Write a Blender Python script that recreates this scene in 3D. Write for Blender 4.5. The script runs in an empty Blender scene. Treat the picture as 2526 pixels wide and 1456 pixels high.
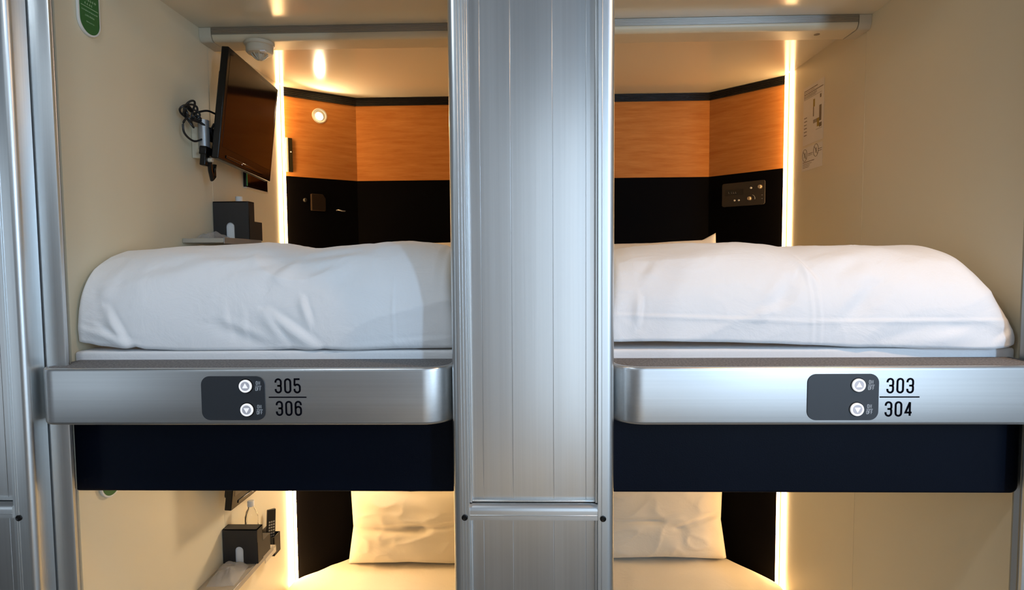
import bpy, bmesh, math, random
from math import pi, sin, cos
from mathutils import Vector, Matrix, noise
random.seed(7)
V = Vector
COL = bpy.context.scene.collection

# ------------------------------------------------------------------ camera
CAM = V((0, -1.6, 2.0))
RT = V((0.99963743, 0.02583397, -0.00759076))
DN = V((-0.00611524, -0.05672265, -0.99837125))
FW = V((-0.02622246, 0.99805568, -0.05654411))
FPX = 1450.0
def ray(x, y): return RT*(x-1263) + DN*(y-728) + FW*FPX
def Yp(x, y, Y): d = ray(x, y); return CAM + d*((Y-CAM.y)/d.y)
def Xp(x, y, X): d = ray(x, y); return CAM + d*((X-CAM.x)/d.x)
def Zp(x, y, Z): d = ray(x, y); return CAM + d*((Z-CAM.z)/d.z)
cd = bpy.data.cameras.new('camera'); co = bpy.data.objects.new('camera', cd); COL.objects.link(co)
m = Matrix((( RT.x, -DN.x, -FW.x), (RT.y, -DN.y, -FW.y), (RT.z, -DN.z, -FW.z))).to_4x4()
m.translation = CAM; co.matrix_world = m
cd.sensor_width = 36; cd.lens = FPX/2526*36; cd.clip_start = .02
bpy.context.scene.camera = co

# ------------------------------------------------------------------ materials
def newmat(name):
    mt = bpy.data.materials.new(name); mt.use_nodes = True
    nt = mt.node_tree; b = nt.nodes['Principled BSDF']
    return mt, nt, b
def setin(b, **k):
    for a, v in k.items():
        n = a.replace('_', ' ')
        b.inputs[n].default_value = v
def rgba(c): return (c[0], c[1], c[2], 1)
def noise_node(nt, scale, detail=3, rough=.5, mapscale=(1, 1, 1)):
    tc = nt.nodes.new('ShaderNodeTexCoord'); mp = nt.nodes.new('ShaderNodeMapping')
    mp.inputs['Scale'].default_value = mapscale
    nn = nt.nodes.new('ShaderNodeTexNoise'); nn.inputs['Scale'].default_value = scale
    nn.inputs['Detail'].default_value = detail; nn.inputs['Roughness'].default_value = rough
    nt.links.new(tc.outputs['Object'], mp.inputs['Vector']); nt.links.new(mp.outputs['Vector'], nn.inputs['Vector'])
    return nn
def ramp(nt, src, c0, c1, p0=.3, p1=.7):
    r = nt.nodes.new('ShaderNodeValToRGB')
    r.color_ramp.elements[0].color = rgba(c0); r.color_ramp.elements[1].color = rgba(c1)
    r.color_ramp.elements[0].position = p0; r.color_ramp.elements[1].position = p1
    nt.links.new(src, r.inputs['Fac']); return r
def bump(nt, b, src, strength=.2, dist=.01):
    bp = nt.nodes.new('ShaderNodeBump'); bp.inputs['Strength'].default_value = strength; bp.inputs['Distance'].default_value = dist
    nt.links.new(src, bp.inputs['Height']); nt.links.new(bp.outputs['Normal'], b.inputs['Normal'])
def plain(name, c, rough=.5, metal=0, c2=None, sc=8, bmp=0, bs=200, spec=None, coat=0, coatr=.05, mapscale=(1, 1, 1)):
    mt, nt, b = newmat(name)
    setin(b, Base_Color=rgba(c), Roughness=rough, Metallic=metal)
    if spec is not None: b.inputs['Specular IOR Level'].default_value = spec
    if coat: b.inputs['Coat Weight'].default_value = coat; b.inputs['Coat Roughness'].default_value = coatr
    n = noise_node(nt, sc, 3, .5, mapscale)
    r = ramp(nt, n.outputs['Fac'], c, c2 or tuple(x*.94 for x in c)); nt.links.new(r.outputs['Color'], b.inputs['Base Color'])
    if bmp:
        n2 = noise_node(nt, bs, 4, .6); bump(nt, b, n2.outputs['Fac'], bmp, .002)
    return mt
def brushed(name, c, rough, axis, streak=.06, rv=.08):
    mt, nt, b = newmat(name); setin(b, Metallic=1.0, Roughness=rough)
    ms = {'z': (1, 1, .006), 'x': (.006, 1, 1)}[axis]
    n = noise_node(nt, 140, 4, .65, ms)
    r = ramp(nt, n.outputs['Fac'], tuple(x*(1-streak) for x in c), tuple(min(1, x*(1+streak)) for x in c), .25, .75)
    nt.links.new(r.outputs['Color'], b.inputs['Base Color'])
    n3 = noise_node(nt, 22, 3, .5, ms)
    mr = nt.nodes.new('ShaderNodeMapRange'); mr.inputs['To Min'].default_value = rough-rv; mr.inputs['To Max'].default_value = rough+rv
    nt.links.new(n3.outputs['Fac'], mr.inputs['Value']); nt.links.new(mr.outputs['Result'], b.inputs['Roughness'])
    bump(nt, b, n.outputs['Fac'], .05, .001)
    return mt
def emis(name, c, s):
    mt, nt, b = newmat(name); setin(b, Base_Color=rgba((.8, .8, .8)), Emission_Color=rgba(c), Emission_Strength=s); return mt

WARM = (1.0, .66, .34)
LED_S = 17.0
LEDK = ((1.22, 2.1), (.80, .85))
M = {}
M['alu_v'] = brushed('aluminium_vertical', (.70, .72, .72), .33, 'z')
M['alu_h'] = brushed('aluminium_horizontal', (.64, .65, .65), .34, 'x', .05, .05)
M['panel'] = brushed('aluminium_panel', (.64, .64, .63), .30, 'z', .045, .06)
M['wall'] = plain('cream_laminate', (.70, .63, .455), .38, c2=(.68, .61, .44), sc=1.5)
M['ceil'] = plain('gloss_cream_ceiling', (.66, .60, .46), .16, c2=(.645, .585, .45), sc=1.2, spec=.7)
M['beam'] = plain('cream_beam', (.63, .53, .36), .35)
M['rib'] = brushed('ribbed_trim', (.40, .38, .34), .35, 'x')
def wood():
    mt, nt, b = newmat('honey_wood'); setin(b, Roughness=.55, Specular_IOR_Level=.06)
    n = noise_node(nt, 5.5, 5, .6, (1, 1, 9)); r = ramp(nt, n.outputs['Fac'], (.44, .155, .032), (.56, .235, .062), .3, .7)
    n2 = noise_node(nt, 60, 4, .6, (.25, .25, 9)); mx = nt.nodes.new('ShaderNodeMix'); mx.data_type = 'RGBA'; mx.blend_type = 'MULTIPLY'
    r2 = ramp(nt, n2.outputs['Fac'], (.86, .82, .78), (1, 1, 1), .3, .6)
    mx.inputs[0].default_value = .6
    nt.links.new(r.outputs['Color'], mx.inputs[6]); nt.links.new(r2.outputs['Color'], mx.inputs[7]); nt.links.new(mx.outputs[2], b.inputs['Base Color'])
    return mt
M['wood'] = wood()
M['black'] = plain('black_laminate', (.0016, .0013, .0016), .6, c2=(.002, .0016, .0016), spec=.03)
M['blacktrim'] = plain('black_trim', (.006, .005, .004), .4, spec=.25)
M['navy'] = plain('navy_leatherette', (.0020, .0040, .0100), .46, c2=(.0016, .0032, .0080), sc=3, bmp=.25, bs=260, spec=.10)
M['carpet'] = plain('grey_carpet', (.10, .10, .105), .95, c2=(.27, .255, .245), sc=170, bmp=.9, bs=300)
def fabric(name, c, c2):
    mt = plain(name, c, .85, c2=c2, sc=3, bmp=.12, bs=500); b = mt.node_tree.nodes['Principled BSDF']
    b.inputs['Sheen Weight'].default_value = .25; b.inputs['Subsurface Weight'].default_value = .0
    nt = mt.node_tree; nn = noise_node(nt, 7, 7, .62, (1, 1, 1.3)); nn.inputs['Distortion'].default_value = .9
    bp = nt.nodes.new('ShaderNodeBump'); bp.inputs['Strength'].default_value = .35; bp.inputs['Distance'].default_value = .012
    old = b.inputs['Normal'].links[0].from_node; nt.links.new(nn.outputs['Fac'], bp.inputs['Height']); nt.links.new(old.outputs['Normal'], bp.inputs['Normal']); nt.links.new(bp.outputs['Normal'], b.inputs['Normal'])
    return mt
M['duvet'] = fabric('white_cotton', (.88, .88, .88), (.86, .86, .86))
M['sheet'] = fabric('white_sheet', (.88, .88, .88), (.85, .85, .85))
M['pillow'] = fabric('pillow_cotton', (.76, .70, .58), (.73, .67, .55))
M['plate'] = plain('charcoal_plate', (.030, .034, .040), .38)
M['ink'] = plain('black_ink', (.004, .004, .007), .7, spec=.02)
M['pale'] = plain('pale_print', (.60, .62, .64), .6)
M['btn'] = plain('white_button', (.66, .63, .66), .4)
M['btnring'] = plain('white_button_ring', (.86, .84, .85), .25)
M['arrow'] = emis('lit_arrow', (1, .99, 1), .5)
M['bezel'] = plain('tv_bezel', (.004, .0035, .003), .22, spec=.3)
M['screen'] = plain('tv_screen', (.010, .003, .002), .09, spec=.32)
M['plastic'] = plain('dark_plastic', (.008, .0075, .007), .42, spec=.3)
M['cable'] = plain('cable_rubber', (.008, .008, .009), .45)
M['grey'] = plain('grey_metal', (.34, .34, .34), .35, .6)
M['ivory'] = plain('ivory_plastic', (.56, .50, .38), .4)
M['green'] = plain('green_print', (.020, .13, .028), .4)
M['signwhite'] = plain('white_edge', (.72, .72, .68), .4)
M['greenink'] = plain('pale_green_print', (.30, .46, .28), .5)
M['paper'] = plain('paper', (.74, .69, .60), .7)
M['print'] = plain('brown_print', (.20, .15, .09), .7)
M['ochre'] = plain('ochre_print', (.36, .25, .05), .7)
M['boxblk'] = plain('charcoal_box', (.018, .017, .017), .5)
M['tissue'] = plain('white_tissue', (.75, .75, .73), .8)
M['shelfm'] = plain('shelf_laminate', (.42, .38, .31), .35)
M['brass'] = plain('knob_metal', (.55, .43, .30), .3, .7)
M['radio'] = plain('radio_face', (.020, .014, .009), .4)
M['display'] = plain('display_glass', (.004, .003, .003), .1)
M['handle'] = plain('handle_metal', (.66, .60, .48), .3, .3)
M['bronze'] = plain('handle_bronze', (.06, .045, .02), .3, .8)
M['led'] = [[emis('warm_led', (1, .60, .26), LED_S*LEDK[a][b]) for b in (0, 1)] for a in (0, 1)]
M['bulb'] = emis('reading_bulb', (1, .86, .62), 12)
M['mint'] = plain('green_edge', (.06, .42, .14), .4)
M['dkfloor'] = plain('corridor_floor', (.20, .185, .165), .7)
M['corwall'] = plain('corridor_wall', (.52, .52, .52), .8)
M['skin'] = plain('base_board', (.3, .3, .3), .6)
M['channel'] = plain('led_channel', (.35, .22, .08), .5)
def clear():
    mt, nt, b = newmat('clear_plastic'); setin(b, Base_Color=(.96, .97, .98, 1), Roughness=.03, IOR=1.2)
    b.inputs['Transmission Weight'].default_value = 1; return mt
M['clear'] = clear()
def bag():
    mt, nt, b = newmat('clear_bag'); setin(b, Base_Color=(.85, .85, .85, 1), Roughness=.22, IOR=1.2, Alpha=.42)
    b.inputs['Transmission Weight'].default_value = .5
    n = noise_node(nt, 40, 4, .6); bump(nt, b, n.outputs['Fac'], .8, .01); return mt
M['bag'] = bag()

# ------------------------------------------------------------------ mesh helpers
class MB:
    def __init__(s): s.v = []; s.f = []
    def add(s, vs, fs):
        n = len(s.v); s.v += [V(p) for p in vs]; s.f += [tuple(i+n for i in f) for f in fs]; return s
    def box(s, x0, x1, y0, y1, z0, z1):
        return s.add([(x, y, z) for z in (z0, z1) for y in (y0, y1) for x in (x0, x1)],
                     [(0, 2, 3, 1), (4, 5, 7, 6), (0, 1, 5, 4), (2, 6, 7, 3), (0, 4, 6, 2), (1, 3, 7, 5)])
    def obox(s, o, a, b, c):  # corner + three edge vectors
        o, a, b, c = V(o), V(a), V(b), V(c)
        return s.add([o, o+a, o+b, o+a+b, o+c, o+a+c, o+b+c, o+a+b+c],
                     [(0, 2, 3, 1), (4, 5, 7, 6), (0, 1, 5, 4), (2, 6, 7, 3), (0, 4, 6, 2), (1, 3, 7, 5)])
    def prism(s, poly, d):  # polygon (3D points) extruded by vector d
        n = len(poly); d = V(d); p = [V(q) for q in poly]
        return s.add(p+[q+d for q in p], [tuple(range(n))[::-1], tuple(range(n, 2*n))]+[(i, (i+1) % n, n+(i+1) % n, n+i) for i in range(n)])
    def cyl(s, p0, p1, r0, r1=None, n=24):
        p0, p1 = V(p0), V(p1); r1 = r0 if r1 is None else r1
        d = (p1-p0).normalized(); a = d.orthogonal().normalized(); b = d.cross(a)
        vs = [p0+(a*cos(2*pi*i/n)+b*sin(2*pi*i/n))*r0 for i in range(n)]+[p1+(a*cos(2*pi*i/n)+b*sin(2*pi*i/n))*r1 for i in range(n)]
        return s.add(vs, [tuple(range(n))[::-1], tuple(range(n, 2*n))]+[(i, (i+1) % n, n+(i+1) % n, n+i) for i in range(n)])
    def lathe(s, o, ax, prof, n=32):  # prof: (r, h)
        o = V(o); d = V(ax).normalized(); a = d.orthogonal().normalized(); b = d.cross(a); vs = []; fs = []
        for r, h in prof:
            for i in range(n): vs.append(o+d*h+(a*cos(2*pi*i/n)+b*sin(2*pi*i/n))*max(r, 1e-5))
        for k in range(len(prof)-1):
            for i in range(n): fs.append((k*n+i, k*n+(i+1) % n, (k+1)*n+(i+1) % n, (k+1)*n+i))
        fs.append(tuple(range(n))[::-1]); fs.append(tuple(range((len(prof)-1)*n, len(prof)*n)))
        return s.add(vs, fs)
    def tube(s, pts, r, n=8, closed=False):
        pts = [V(p) for p in pts]; vs = []; fs = []; m_ = len(pts); up = V((.13, .21, .97))
        for k in range(m_):
            t = (pts[(k+1) % m_]-pts[k-1]) if closed else (pts[min(k+1, m_-1)]-pts[max(k-1, 0)])
            t.normalize(); a = t.cross(up).normalized(); b = t.cross(a)
            for i in range(n): vs.append(pts[k]+(a*cos(2*pi*i/n)+b*sin(2*pi*i/n))*r)
        for k in range(m_ if closed else m_-1):
            for i in range(n): fs.append((k*n+i, k*n+(i+1) % n, ((k+1) % m_)*n+(i+1) % n, ((k+1) % m_)*n+i))
        if not closed: fs += [tuple(range(n))[::-1], tuple(range((m_-1)*n, m_*n))]
        return s.add(vs, fs)
    def grid(s, fn, nu, nv):
        vs = [fn(i/nu, j/nv) for j in range(nv+1) for i in range(nu+1)]
        return s.add(vs, [(j*(nu+1)+i, j*(nu+1)+i+1, (j+1)*(nu+1)+i+1, (j+1)*(nu+1)+i) for j in range(nv) for i in range(nu)])
def worig(o):
    p = V((0, 0, 0))
    while o: p += o.location; o = o.parent
    return p
def obj(name, mb, mat, parent=None, loc=None, bevel=0, smooth=False, seg=2, kind=None, sub=0):
    w = worig(parent) if parent else V((0, 0, 0)); l = V(loc) if loc is not None else V((0, 0, 0))
    me = bpy.data.meshes.new(name); me.from_pydata([tuple(p-w-l) for p in mb.v], [], mb.f); me.update()
    bm = bmesh.new(); bm.from_mesh(me); bmesh.ops.recalc_face_normals(bm, faces=bm.faces); bm.to_mesh(me); bm.free()
    o = bpy.data.objects.new(name, me); COL.objects.link(o); o.location = l; o.parent = parent
    me.materials.append(mat)
    if bevel:
        b = o.modifiers.new('bevel', 'BEVEL'); b.width = bevel; b.segments = seg; b.limit_method = 'ANGLE'; b.angle_limit = .6
    if sub:
        q = o.modifiers.new('sub', 'SUBSURF'); q.levels = sub; q.render_levels = sub
    if smooth or bevel or sub:
        me.shade_smooth()
        if not sub: me.set_sharp_from_angle(angle=.7)
    if kind: o['kind'] = kind
    return o
def tag(o, label, cat, group=None, kind=None):
    o['label'] = label; o['category'] = cat
    if group: o['group'] = group
    if kind: o['kind'] = kind
    return o
def root(name, loc, label, cat, group=None):
    o = bpy.data.objects.new(name, None); COL.objects.link(o); o.location = loc; o.empty_display_size = .05
    return tag(o, label, cat, group)

# ribbon strokes for lettering -------------------------------------------------
def arc(cx, cy, r, a0, a1, n=8): return [(cx+r*cos(math.radians(a0+(a1-a0)*i/n)), cy+r*sin(math.radians(a0+(a1-a0)*i/n))) for i in range(n+1)]
W = .40
def glyph(c):
    r = W/2
    if c in '0O': return [(arc(r, 1-r, r, 0, 180)+arc(r, r, r, 180, 360), True)]
    if c == '3': return [([(0, .74)]+arc(r, 1-r, r, 180, 0)+[(W, .63)]+arc(W-.11, .615, .11, 0, -90, 5)+[(.13, .505)], False), ([(.13, .505), (W-.12, .505)]+arc(W-.12, .385, .12, 90, 0, 5)+arc(r, r, r, 0, -180)+[(0, .27)], False)]
    if c == '5': return [([(W, 1), (.02, 1), (0, .52)], False), ([(0, .53)]+arc(r, .40, r, 140, 0)+arc(r, r, r, 0, -180)+[(0, .28)], False)]
    if c == '6': return [([(W, .74)]+arc(r, 1-r, r, 0, 180)+arc(r, r, r, 180, 360)+arc(r, .42, r, 0, 160), False)]
    if c == '4': return [([(.30, 1), (0, .24), (W+.03, .24)], False), ([(.30, 0), (.30, 1)], False)]
    if c == 'N': return [([(0, 0), (0, 1), (W, 0), (W, 1)], False)]
    if c == 'F': return [([(0, 0), (0, 1), (W*.85, 1)], False), ([(0, .52), (W*.75, .52)], False)]
    return []
def ribbon(mb, pts, w, closed, mp):
    p = [V((a, b)) for a, b in pts]; n = len(p); L = []; R = []
    for i in range(n):
        a = p[i]-p[i-1] if (i or closed) else p[1]-p[0]
        b = p[(i+1) % n]-p[i] if (i < n-1 or closed) else p[-1]-p[-2]
        if a.length < 1e-7: a = b
        if b.length < 1e-7: b = a
        a = a.normalized(); b = b.normalized(); t = (a+b)
        t = t.normalized() if t.length > 1e-5 else a
        k = min(1/max(.35, t.dot(a)), 2.2); nn = V((-t.y, t.x))*w/2*k
        L.append(mp(*(p[i]+nn))); R.append(mp(*(p[i]-nn)))
    fs = [(i, (i+1) % n, n+(i+1) % n, n+i) for i in range(n if closed else n-1)]
    mb.add(L+R, fs)
def text(mb, s, o, u, v, h, pitch, sw=.135, scale=1.0):
    # o lower-left, u right vector, v up vector (unit), h glyph height, pitch advance
    o, u, v = V(o), V(u), V(v)
    for i, c in enumerate(s):
        for pts, cl in glyph(c):
            ribbon(mb, pts, sw, cl, lambda a, b: o+u*(i*pitch+a*h*scale)+v*(b*h))

# ------------------------------------------------------------------ pod geometry
XA, XB = -1.403, -.195       # left pod: outer wall, inner wall
XC, XD = .225, 1.447         # right pod: inner wall, outer wall
YF = .17                     # where the pod walls start (back edge of the carpet ledge)
ZC = [3.013, 3.022]          # upper ceilings
YB = [2.054, 2.086]          # back walls
CH = [((-1.403, 1.800), (-1.05, 2.054)), ((1.447, 1.765), (1.122, 2.086))]   # angled corner panels
LY = [1.722, 1.672]          # side wall ends here, light strip follows
ZB_UP, ZB_LO = 1.707, .20    # bed bases
ZC_LO = 1.53
WT, WB = [2.963, 2.975], [2.507, 2.513]

def side_wall(name, x, out, z0, z1, yend, seam):
    mb = MB(); t = .03*out
    a, b = (x, x+t) if out > 0 else (x+t, x)
    mb.box(a, b, YF-.01, seam-.0012, z0, z1); mb.box(a, b, seam+.0012, yend, z0, z1)
    mb.box(a-(.0008 if out > 0 else 0), b+(0 if out > 0 else .0008), seam-.0012, seam+.0012, z0, z1)
    o = obj(name, mb, M['wall'], kind='structure'); return o
side_wall('wall_left', XA, -1, ZB_UP-.02, ZC[0]+.02, LY[0], 1.015)
side_wall('wall_left', XA, -1, .0, ZC_LO, LY[0], 1.015)
side_wall('wall_right', XD, 1, ZB_UP-.02, ZC[1]+.02, LY[1], .995)
side_wall('wall_right', XD, 1, .0, ZC_LO, LY[1], .995)
# inner walls toward the central column
for nm, x, t, zc, yb in (('wall_right', XB, .02, ZC[0], YB[0]), ('wall_left', XC, -.02, ZC[1], YB[1])):
    for z0, z1 in ((ZB_UP-.02, zc+.02), (0, ZC_LO)):
        obj(nm, MB().box(min(x, x+t), max(x, x+t), .03, yb+.03, z0, z1), M['wall'], kind='structure')
# ceilings, floors
for i, (x0, x1) in enumerate(((XA, XB), (XC, XD))):
    o = obj('ceiling', MB().box(x0-.03, x1+.02, .02, YB[i]+.03, ZC[i], ZC[i]+.03), M['ceil'], kind='structure')
    obj('ceiling', MB().box(x0, x1, YF, YB[i]+.03, ZC_LO, ZC_LO+.02), M['ceil'], kind='structure')
    obj('floor', MB().box(x0, x1, YF, YB[i]+.03, ZB_UP-.10, ZB_UP-.005), M['wall'], kind='structure')
    obj('floor', MB().box(x0, x1, .10, YB[i]+.03, .0, ZB_LO-.10), M['wall'], kind='structure')

# headboard: back + angled panels
def strip_prism(poly2, z0, z1): return MB().prism([(a, b, z0) for a, b in poly2], (0, 0, z1-z0))
for i in (0, 1):
    (cx, cy), (bx, by) = CH[i]; sgn = -1 if i == 0 else 1
    xin = XB if i == 0 else XC
    nx, ny = (V((bx-cx, by-cy, 0))).normalized().to_2d() if False else (V((bx-cx, by-cy)).normalized())
    off = V((-sgn*-ny, abs(nx)))  # pushes away from the room
    off = V((sgn*abs(ny), abs(nx)))*.03
    g = 0.0
    e = V((bx-cx, by-cy)).normalized()
    A = V((cx, cy)); B = V((bx, by))
    ang = [A, B-e*g, B-e*g+off, A+off]
    bk = [(bx+(g if i == 0 else -g), by), (xin, by), (xin, by+.03), (bx, by+.03)]
    side = 'left' if i == 0 else 'right'
    r = root('cabinet_door', (cx, cy, WB[i]), ['angled honey-coloured wooden panel with round lamp and metal handle beside the television',
             'angled honey-coloured wooden panel above the small control panel, right compartment'][i], 'wooden panel')
    obj('door_panel', strip_prism(ang, WB[i], WT[i]), M['wood'], r)
    if i == 0:
        # vertical pull: bright side and dark face
        hz0, hz1 = 2.53, 2.725
        nrm = V((abs(e.y), -abs(e.x))) if i == 0 else None
        P = A+e*.012
        u3 = V((e.x, e.y, 0)); n3 = V((nrm.x, nrm.y, 0))
        o3 = V((P.x, P.y, hz0))
        hd = obj('handle', MB().obox(o3, u3*.012, n3*.016, (0, 0, hz1-hz0)), M['handle'], r, bevel=.002)
        hd['label'] = 'bright metal edge of the pull'
        obj('handle_plate', MB().obox(o3+u3*.012, u3*.024, n3*.012, (0, 0, hz1-hz0)), M['bronze'], r, bevel=.001)
        obj('keyhole', MB().cyl(o3+u3*.026+n3*.012+V((0, 0, .115)), o3+u3*.026+n3*.014+V((0, 0, .115)), .004), M['btnring'], r)
    tag(obj('wood_panel', strip_prism(bk, WB[i], WT[i]), M['wood']),
        ['straight honey-coloured wooden back panel in the left compartment', 'straight honey-coloured wooden back panel in the right compartment'][i], 'wooden panel')
    for kx, (z0, z1) in enumerate(((1.60, WB[i]), (0.0, ZC_LO))):
        o = obj('wall_back', strip_prism(ang, z0, z1), M['black'], kind='structure')
        o = obj('wall_back', strip_prism(bk, z0, z1), M['black'], kind='structure')
    # ribbed black trim under the ceiling
    mb = MB()
    for k in range(5):
        z0 = WT[i]+(ZC[i]-WT[i])*k/5; z1 = WT[i]+(ZC[i]-WT[i])*(k+.8)/5
        d = -.008; q = V((-off.x, -off.y)).normalized()*.008
        mb.prism([(A.x, A.y, z0), (B.x, B.y, z0), (B.x+q.x, B.y+q.y-.002, z0), (A.x+q.x, A.y+q.y, z0)], (0, 0, z1-z0))
        mb.prism([(B.x, B.y, z0), (xin, by, z0), (xin, by-.009, z0), (B.x+q.x, B.y+q.y-.002, z0)], (0, 0, z1-z0))
    mb.prism([(p.x, p.y, WT[i]) for p in ang], (0, 0, ZC[i]-WT[i])); mb.prism([(a, b, WT[i]) for a, b in bk], (0, 0, ZC[i]-WT[i]))
    obj('trim_%d' % (i+1), mb, M['blacktrim'], kind='structure')

for i in (0, 1):
    sgn = -1 if i == 0 else 1; x = (XA, XD)[i]
    obj(('wall_left', 'wall_right')[i], MB().box(min(x+sgn*.026, x+sgn*.06), max(x+sgn*.026, x+sgn*.06), 1.60, 1.90, 0, ZC[i]), M['wall'], kind='structure')
# vertical warm light strips ---------------------------------------------------
LEDLAB = [('glowing warm vertical light strip beside the upper television', 'glowing warm vertical light strip in the lower left compartment'),
          ('glowing warm vertical light strip beside the papers on the upper right wall', 'glowing warm vertical light strip in the lower right compartment')]
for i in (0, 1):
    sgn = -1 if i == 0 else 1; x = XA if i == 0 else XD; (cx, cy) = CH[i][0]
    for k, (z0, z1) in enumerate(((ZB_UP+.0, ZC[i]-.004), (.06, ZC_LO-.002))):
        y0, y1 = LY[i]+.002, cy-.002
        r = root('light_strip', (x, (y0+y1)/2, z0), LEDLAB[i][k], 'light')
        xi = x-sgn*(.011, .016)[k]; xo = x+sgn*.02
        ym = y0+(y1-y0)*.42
        obj('diffuser', MB().box(min(xi+sgn*.004, xo), max(xi+sgn*.004, xo), y0, ym-.002, z0, z1), M['led'][i][k], r)  # wall-side strip: glow on the wall edge, built as an emitter
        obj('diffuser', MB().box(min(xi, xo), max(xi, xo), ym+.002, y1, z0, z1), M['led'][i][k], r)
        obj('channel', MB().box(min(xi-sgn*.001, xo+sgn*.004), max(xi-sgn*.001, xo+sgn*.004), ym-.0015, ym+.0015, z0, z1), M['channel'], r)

# curtain-rail beams -------------------------------------------------------------
for i in (0, 1):
    x0, x1 = ((XA, XB), (XC, XD))[i]; zc = ZC[i]; yf = .945 if i == 0 else .955
    end0 = x0+.055 if i == 0 else x0; end1 = x1 if i == 0 else x1-.055
    r = root('ceiling_beam', ((x0+x1)/2, yf, zc), ['cream beam with ribbed metal edge across the left ceiling, behind the smoke detector',
             'cream beam with ribbed metal edge across the right ceiling, with a small dark hole'][i], 'beam')
    zb = zc-.056; zt = zc-.030; dp = .125
    prof = [(yf+.004, zc-.001), (yf+.004, zt)]+[(yf+.004+.024*(1-cos(a*pi/16)), zt-(zt-zb)*sin(a*pi/16)) for a in range(1, 9)]+[(yf+dp, zb), (yf+dp, zc-.001)]
    obj('beam_body', MB().prism([(end0, a, b) for a, b in prof], (end1-end0, 0, 0)), M['beam'], r, smooth=True)
    mb = MB()
    for k in range(5): mb.box(end0, end1, yf-.002, yf+.004, zt+.006*k+.001, zt+.006*k+.0045)
    mb.box(end0, end1, yf, yf+.004, zt, zc-.001)
    obj('metal_trim', mb, M['rib'], r)
    ec = [(a-.003 if a < yf+.1 else a+.001, b-(.002 if b < zc-.05 else 0)) for a, b in prof]
    ex0, ex1 = (x0+.001, end0-.003) if i == 0 else (end1+.003, x1-.001)
    obj('end_cap', MB().prism([(ex0, a, b) for a, b in ec], (ex1-ex0, 0, 0)), M['ivory'], r, smooth=True)
    if i == 1:
        p = Zp(2015, 85, zb); mb = MB(); mb.cyl((p.x, p.y, zb-.001), (p.x, p.y, zb+.002), .012)
        obj('screw_hole', mb, M['print'], r)
# smoke detector
p = Zp(632, 100, ZC[0]-.056); zb = ZC[0]-.056
r = root('smoke_detector', (p.x, p.y+.03, zb), 'cream round smoke detector hanging from the ceiling beam above the television', 'smoke detector')
c = V((p.x, p.y+.03, zb))
obj('base', MB().lathe(c, (0, 0, -1), [(.062, 0), (.062, .012), (.056, .016)], 40), M['ivory'], r, smooth=True)
obj('body', MB().lathe(c, (0, 0, -1), [(.054, .012), (.056, .02), (.056, .040), (.050, .047), (.030, .050)], 40), M['ivory'], r, smooth=True)
mb = MB().lathe(c, (0, 0, -1), [(.022, .048), (.017, .060), (.010, .070), (.006, .072)], 20)
for k in range(10):
    a = k*2*pi/10
    mb.tube([c+V((cos(a)*.036, sin(a)*.036, -.048)), c+V((cos(a)*.024, sin(a)*.024, -.062)), c+V((cos(a)*.010, sin(a)*.010, -.072))], .0022, 6)
obj('sensor_cage', mb, M['ivory'], r, smooth=True)
ld = obj('status_window', MB().box(c.x+.022, c.x+.044, c.y-.050, c.y-.028, zb-.052, zb-.046), M['btnring'], r, bevel=.001)

# reading lamp -------------------------------------------------------------------
def cham_pt(i, x, y):
    A = V((*CH[i][0], 0)); B = V((*CH[i][1], 0)); n = (B-A).cross(V((0, 0, 1))); d = ray(x, y)
    return CAM+d*((A-CAM).dot(n)/d.dot(n))
def cham_n(i):
    A = V((*CH[i][0], 0)); B = V((*CH[i][1], 0)); n = (B-A).cross(V((0, 0, 1))).normalized()
    return n if n.y < 0 else -n
p = cham_pt(0, 788, 286); n = cham_n(0)
r = root('reading_lamp', p, 'small round recessed reading lamp glowing in the angled wooden panel', 'lamp')
obj('ring', MB().lathe(p, n, [(.031, .0005), (.045, .0005), (.045, .004), (.040, .008), (.034, .006), (.031, .001)], 40), M['handle'], r, smooth=True)
aim = (n+V((.25, 0, .22))).normalized()
obj('eyeball', MB().lathe(p, n, [(.031, .0005), (.031, .003), (.026, .004)], 32), M['ivory'], r, smooth=True)
obj('bulb', MB().lathe(p+n*.003+V((-.002, 0, -.002)), aim, [(.024, 0), (.023, .004), (.015, .010), (.004, .012)], 32), M['bulb'], r, smooth=True)
ls = bpy.data.lights.new('reading_lamp_light', 'SPOT'); ls.energy = 7; ls.color = (1, .74, .45); ls.spot_size = 2.5; ls.spot_blend = .35; ls.shadow_soft_size = .02
lo = bpy.data.objects.new('reading_lamp_light', ls); COL.objects.link(lo); lo.location = p+n*.03
lo.rotation_euler = (n+V((.35, -.1, .30))).to_track_quat('-Z', 'Y').to_euler()

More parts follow.
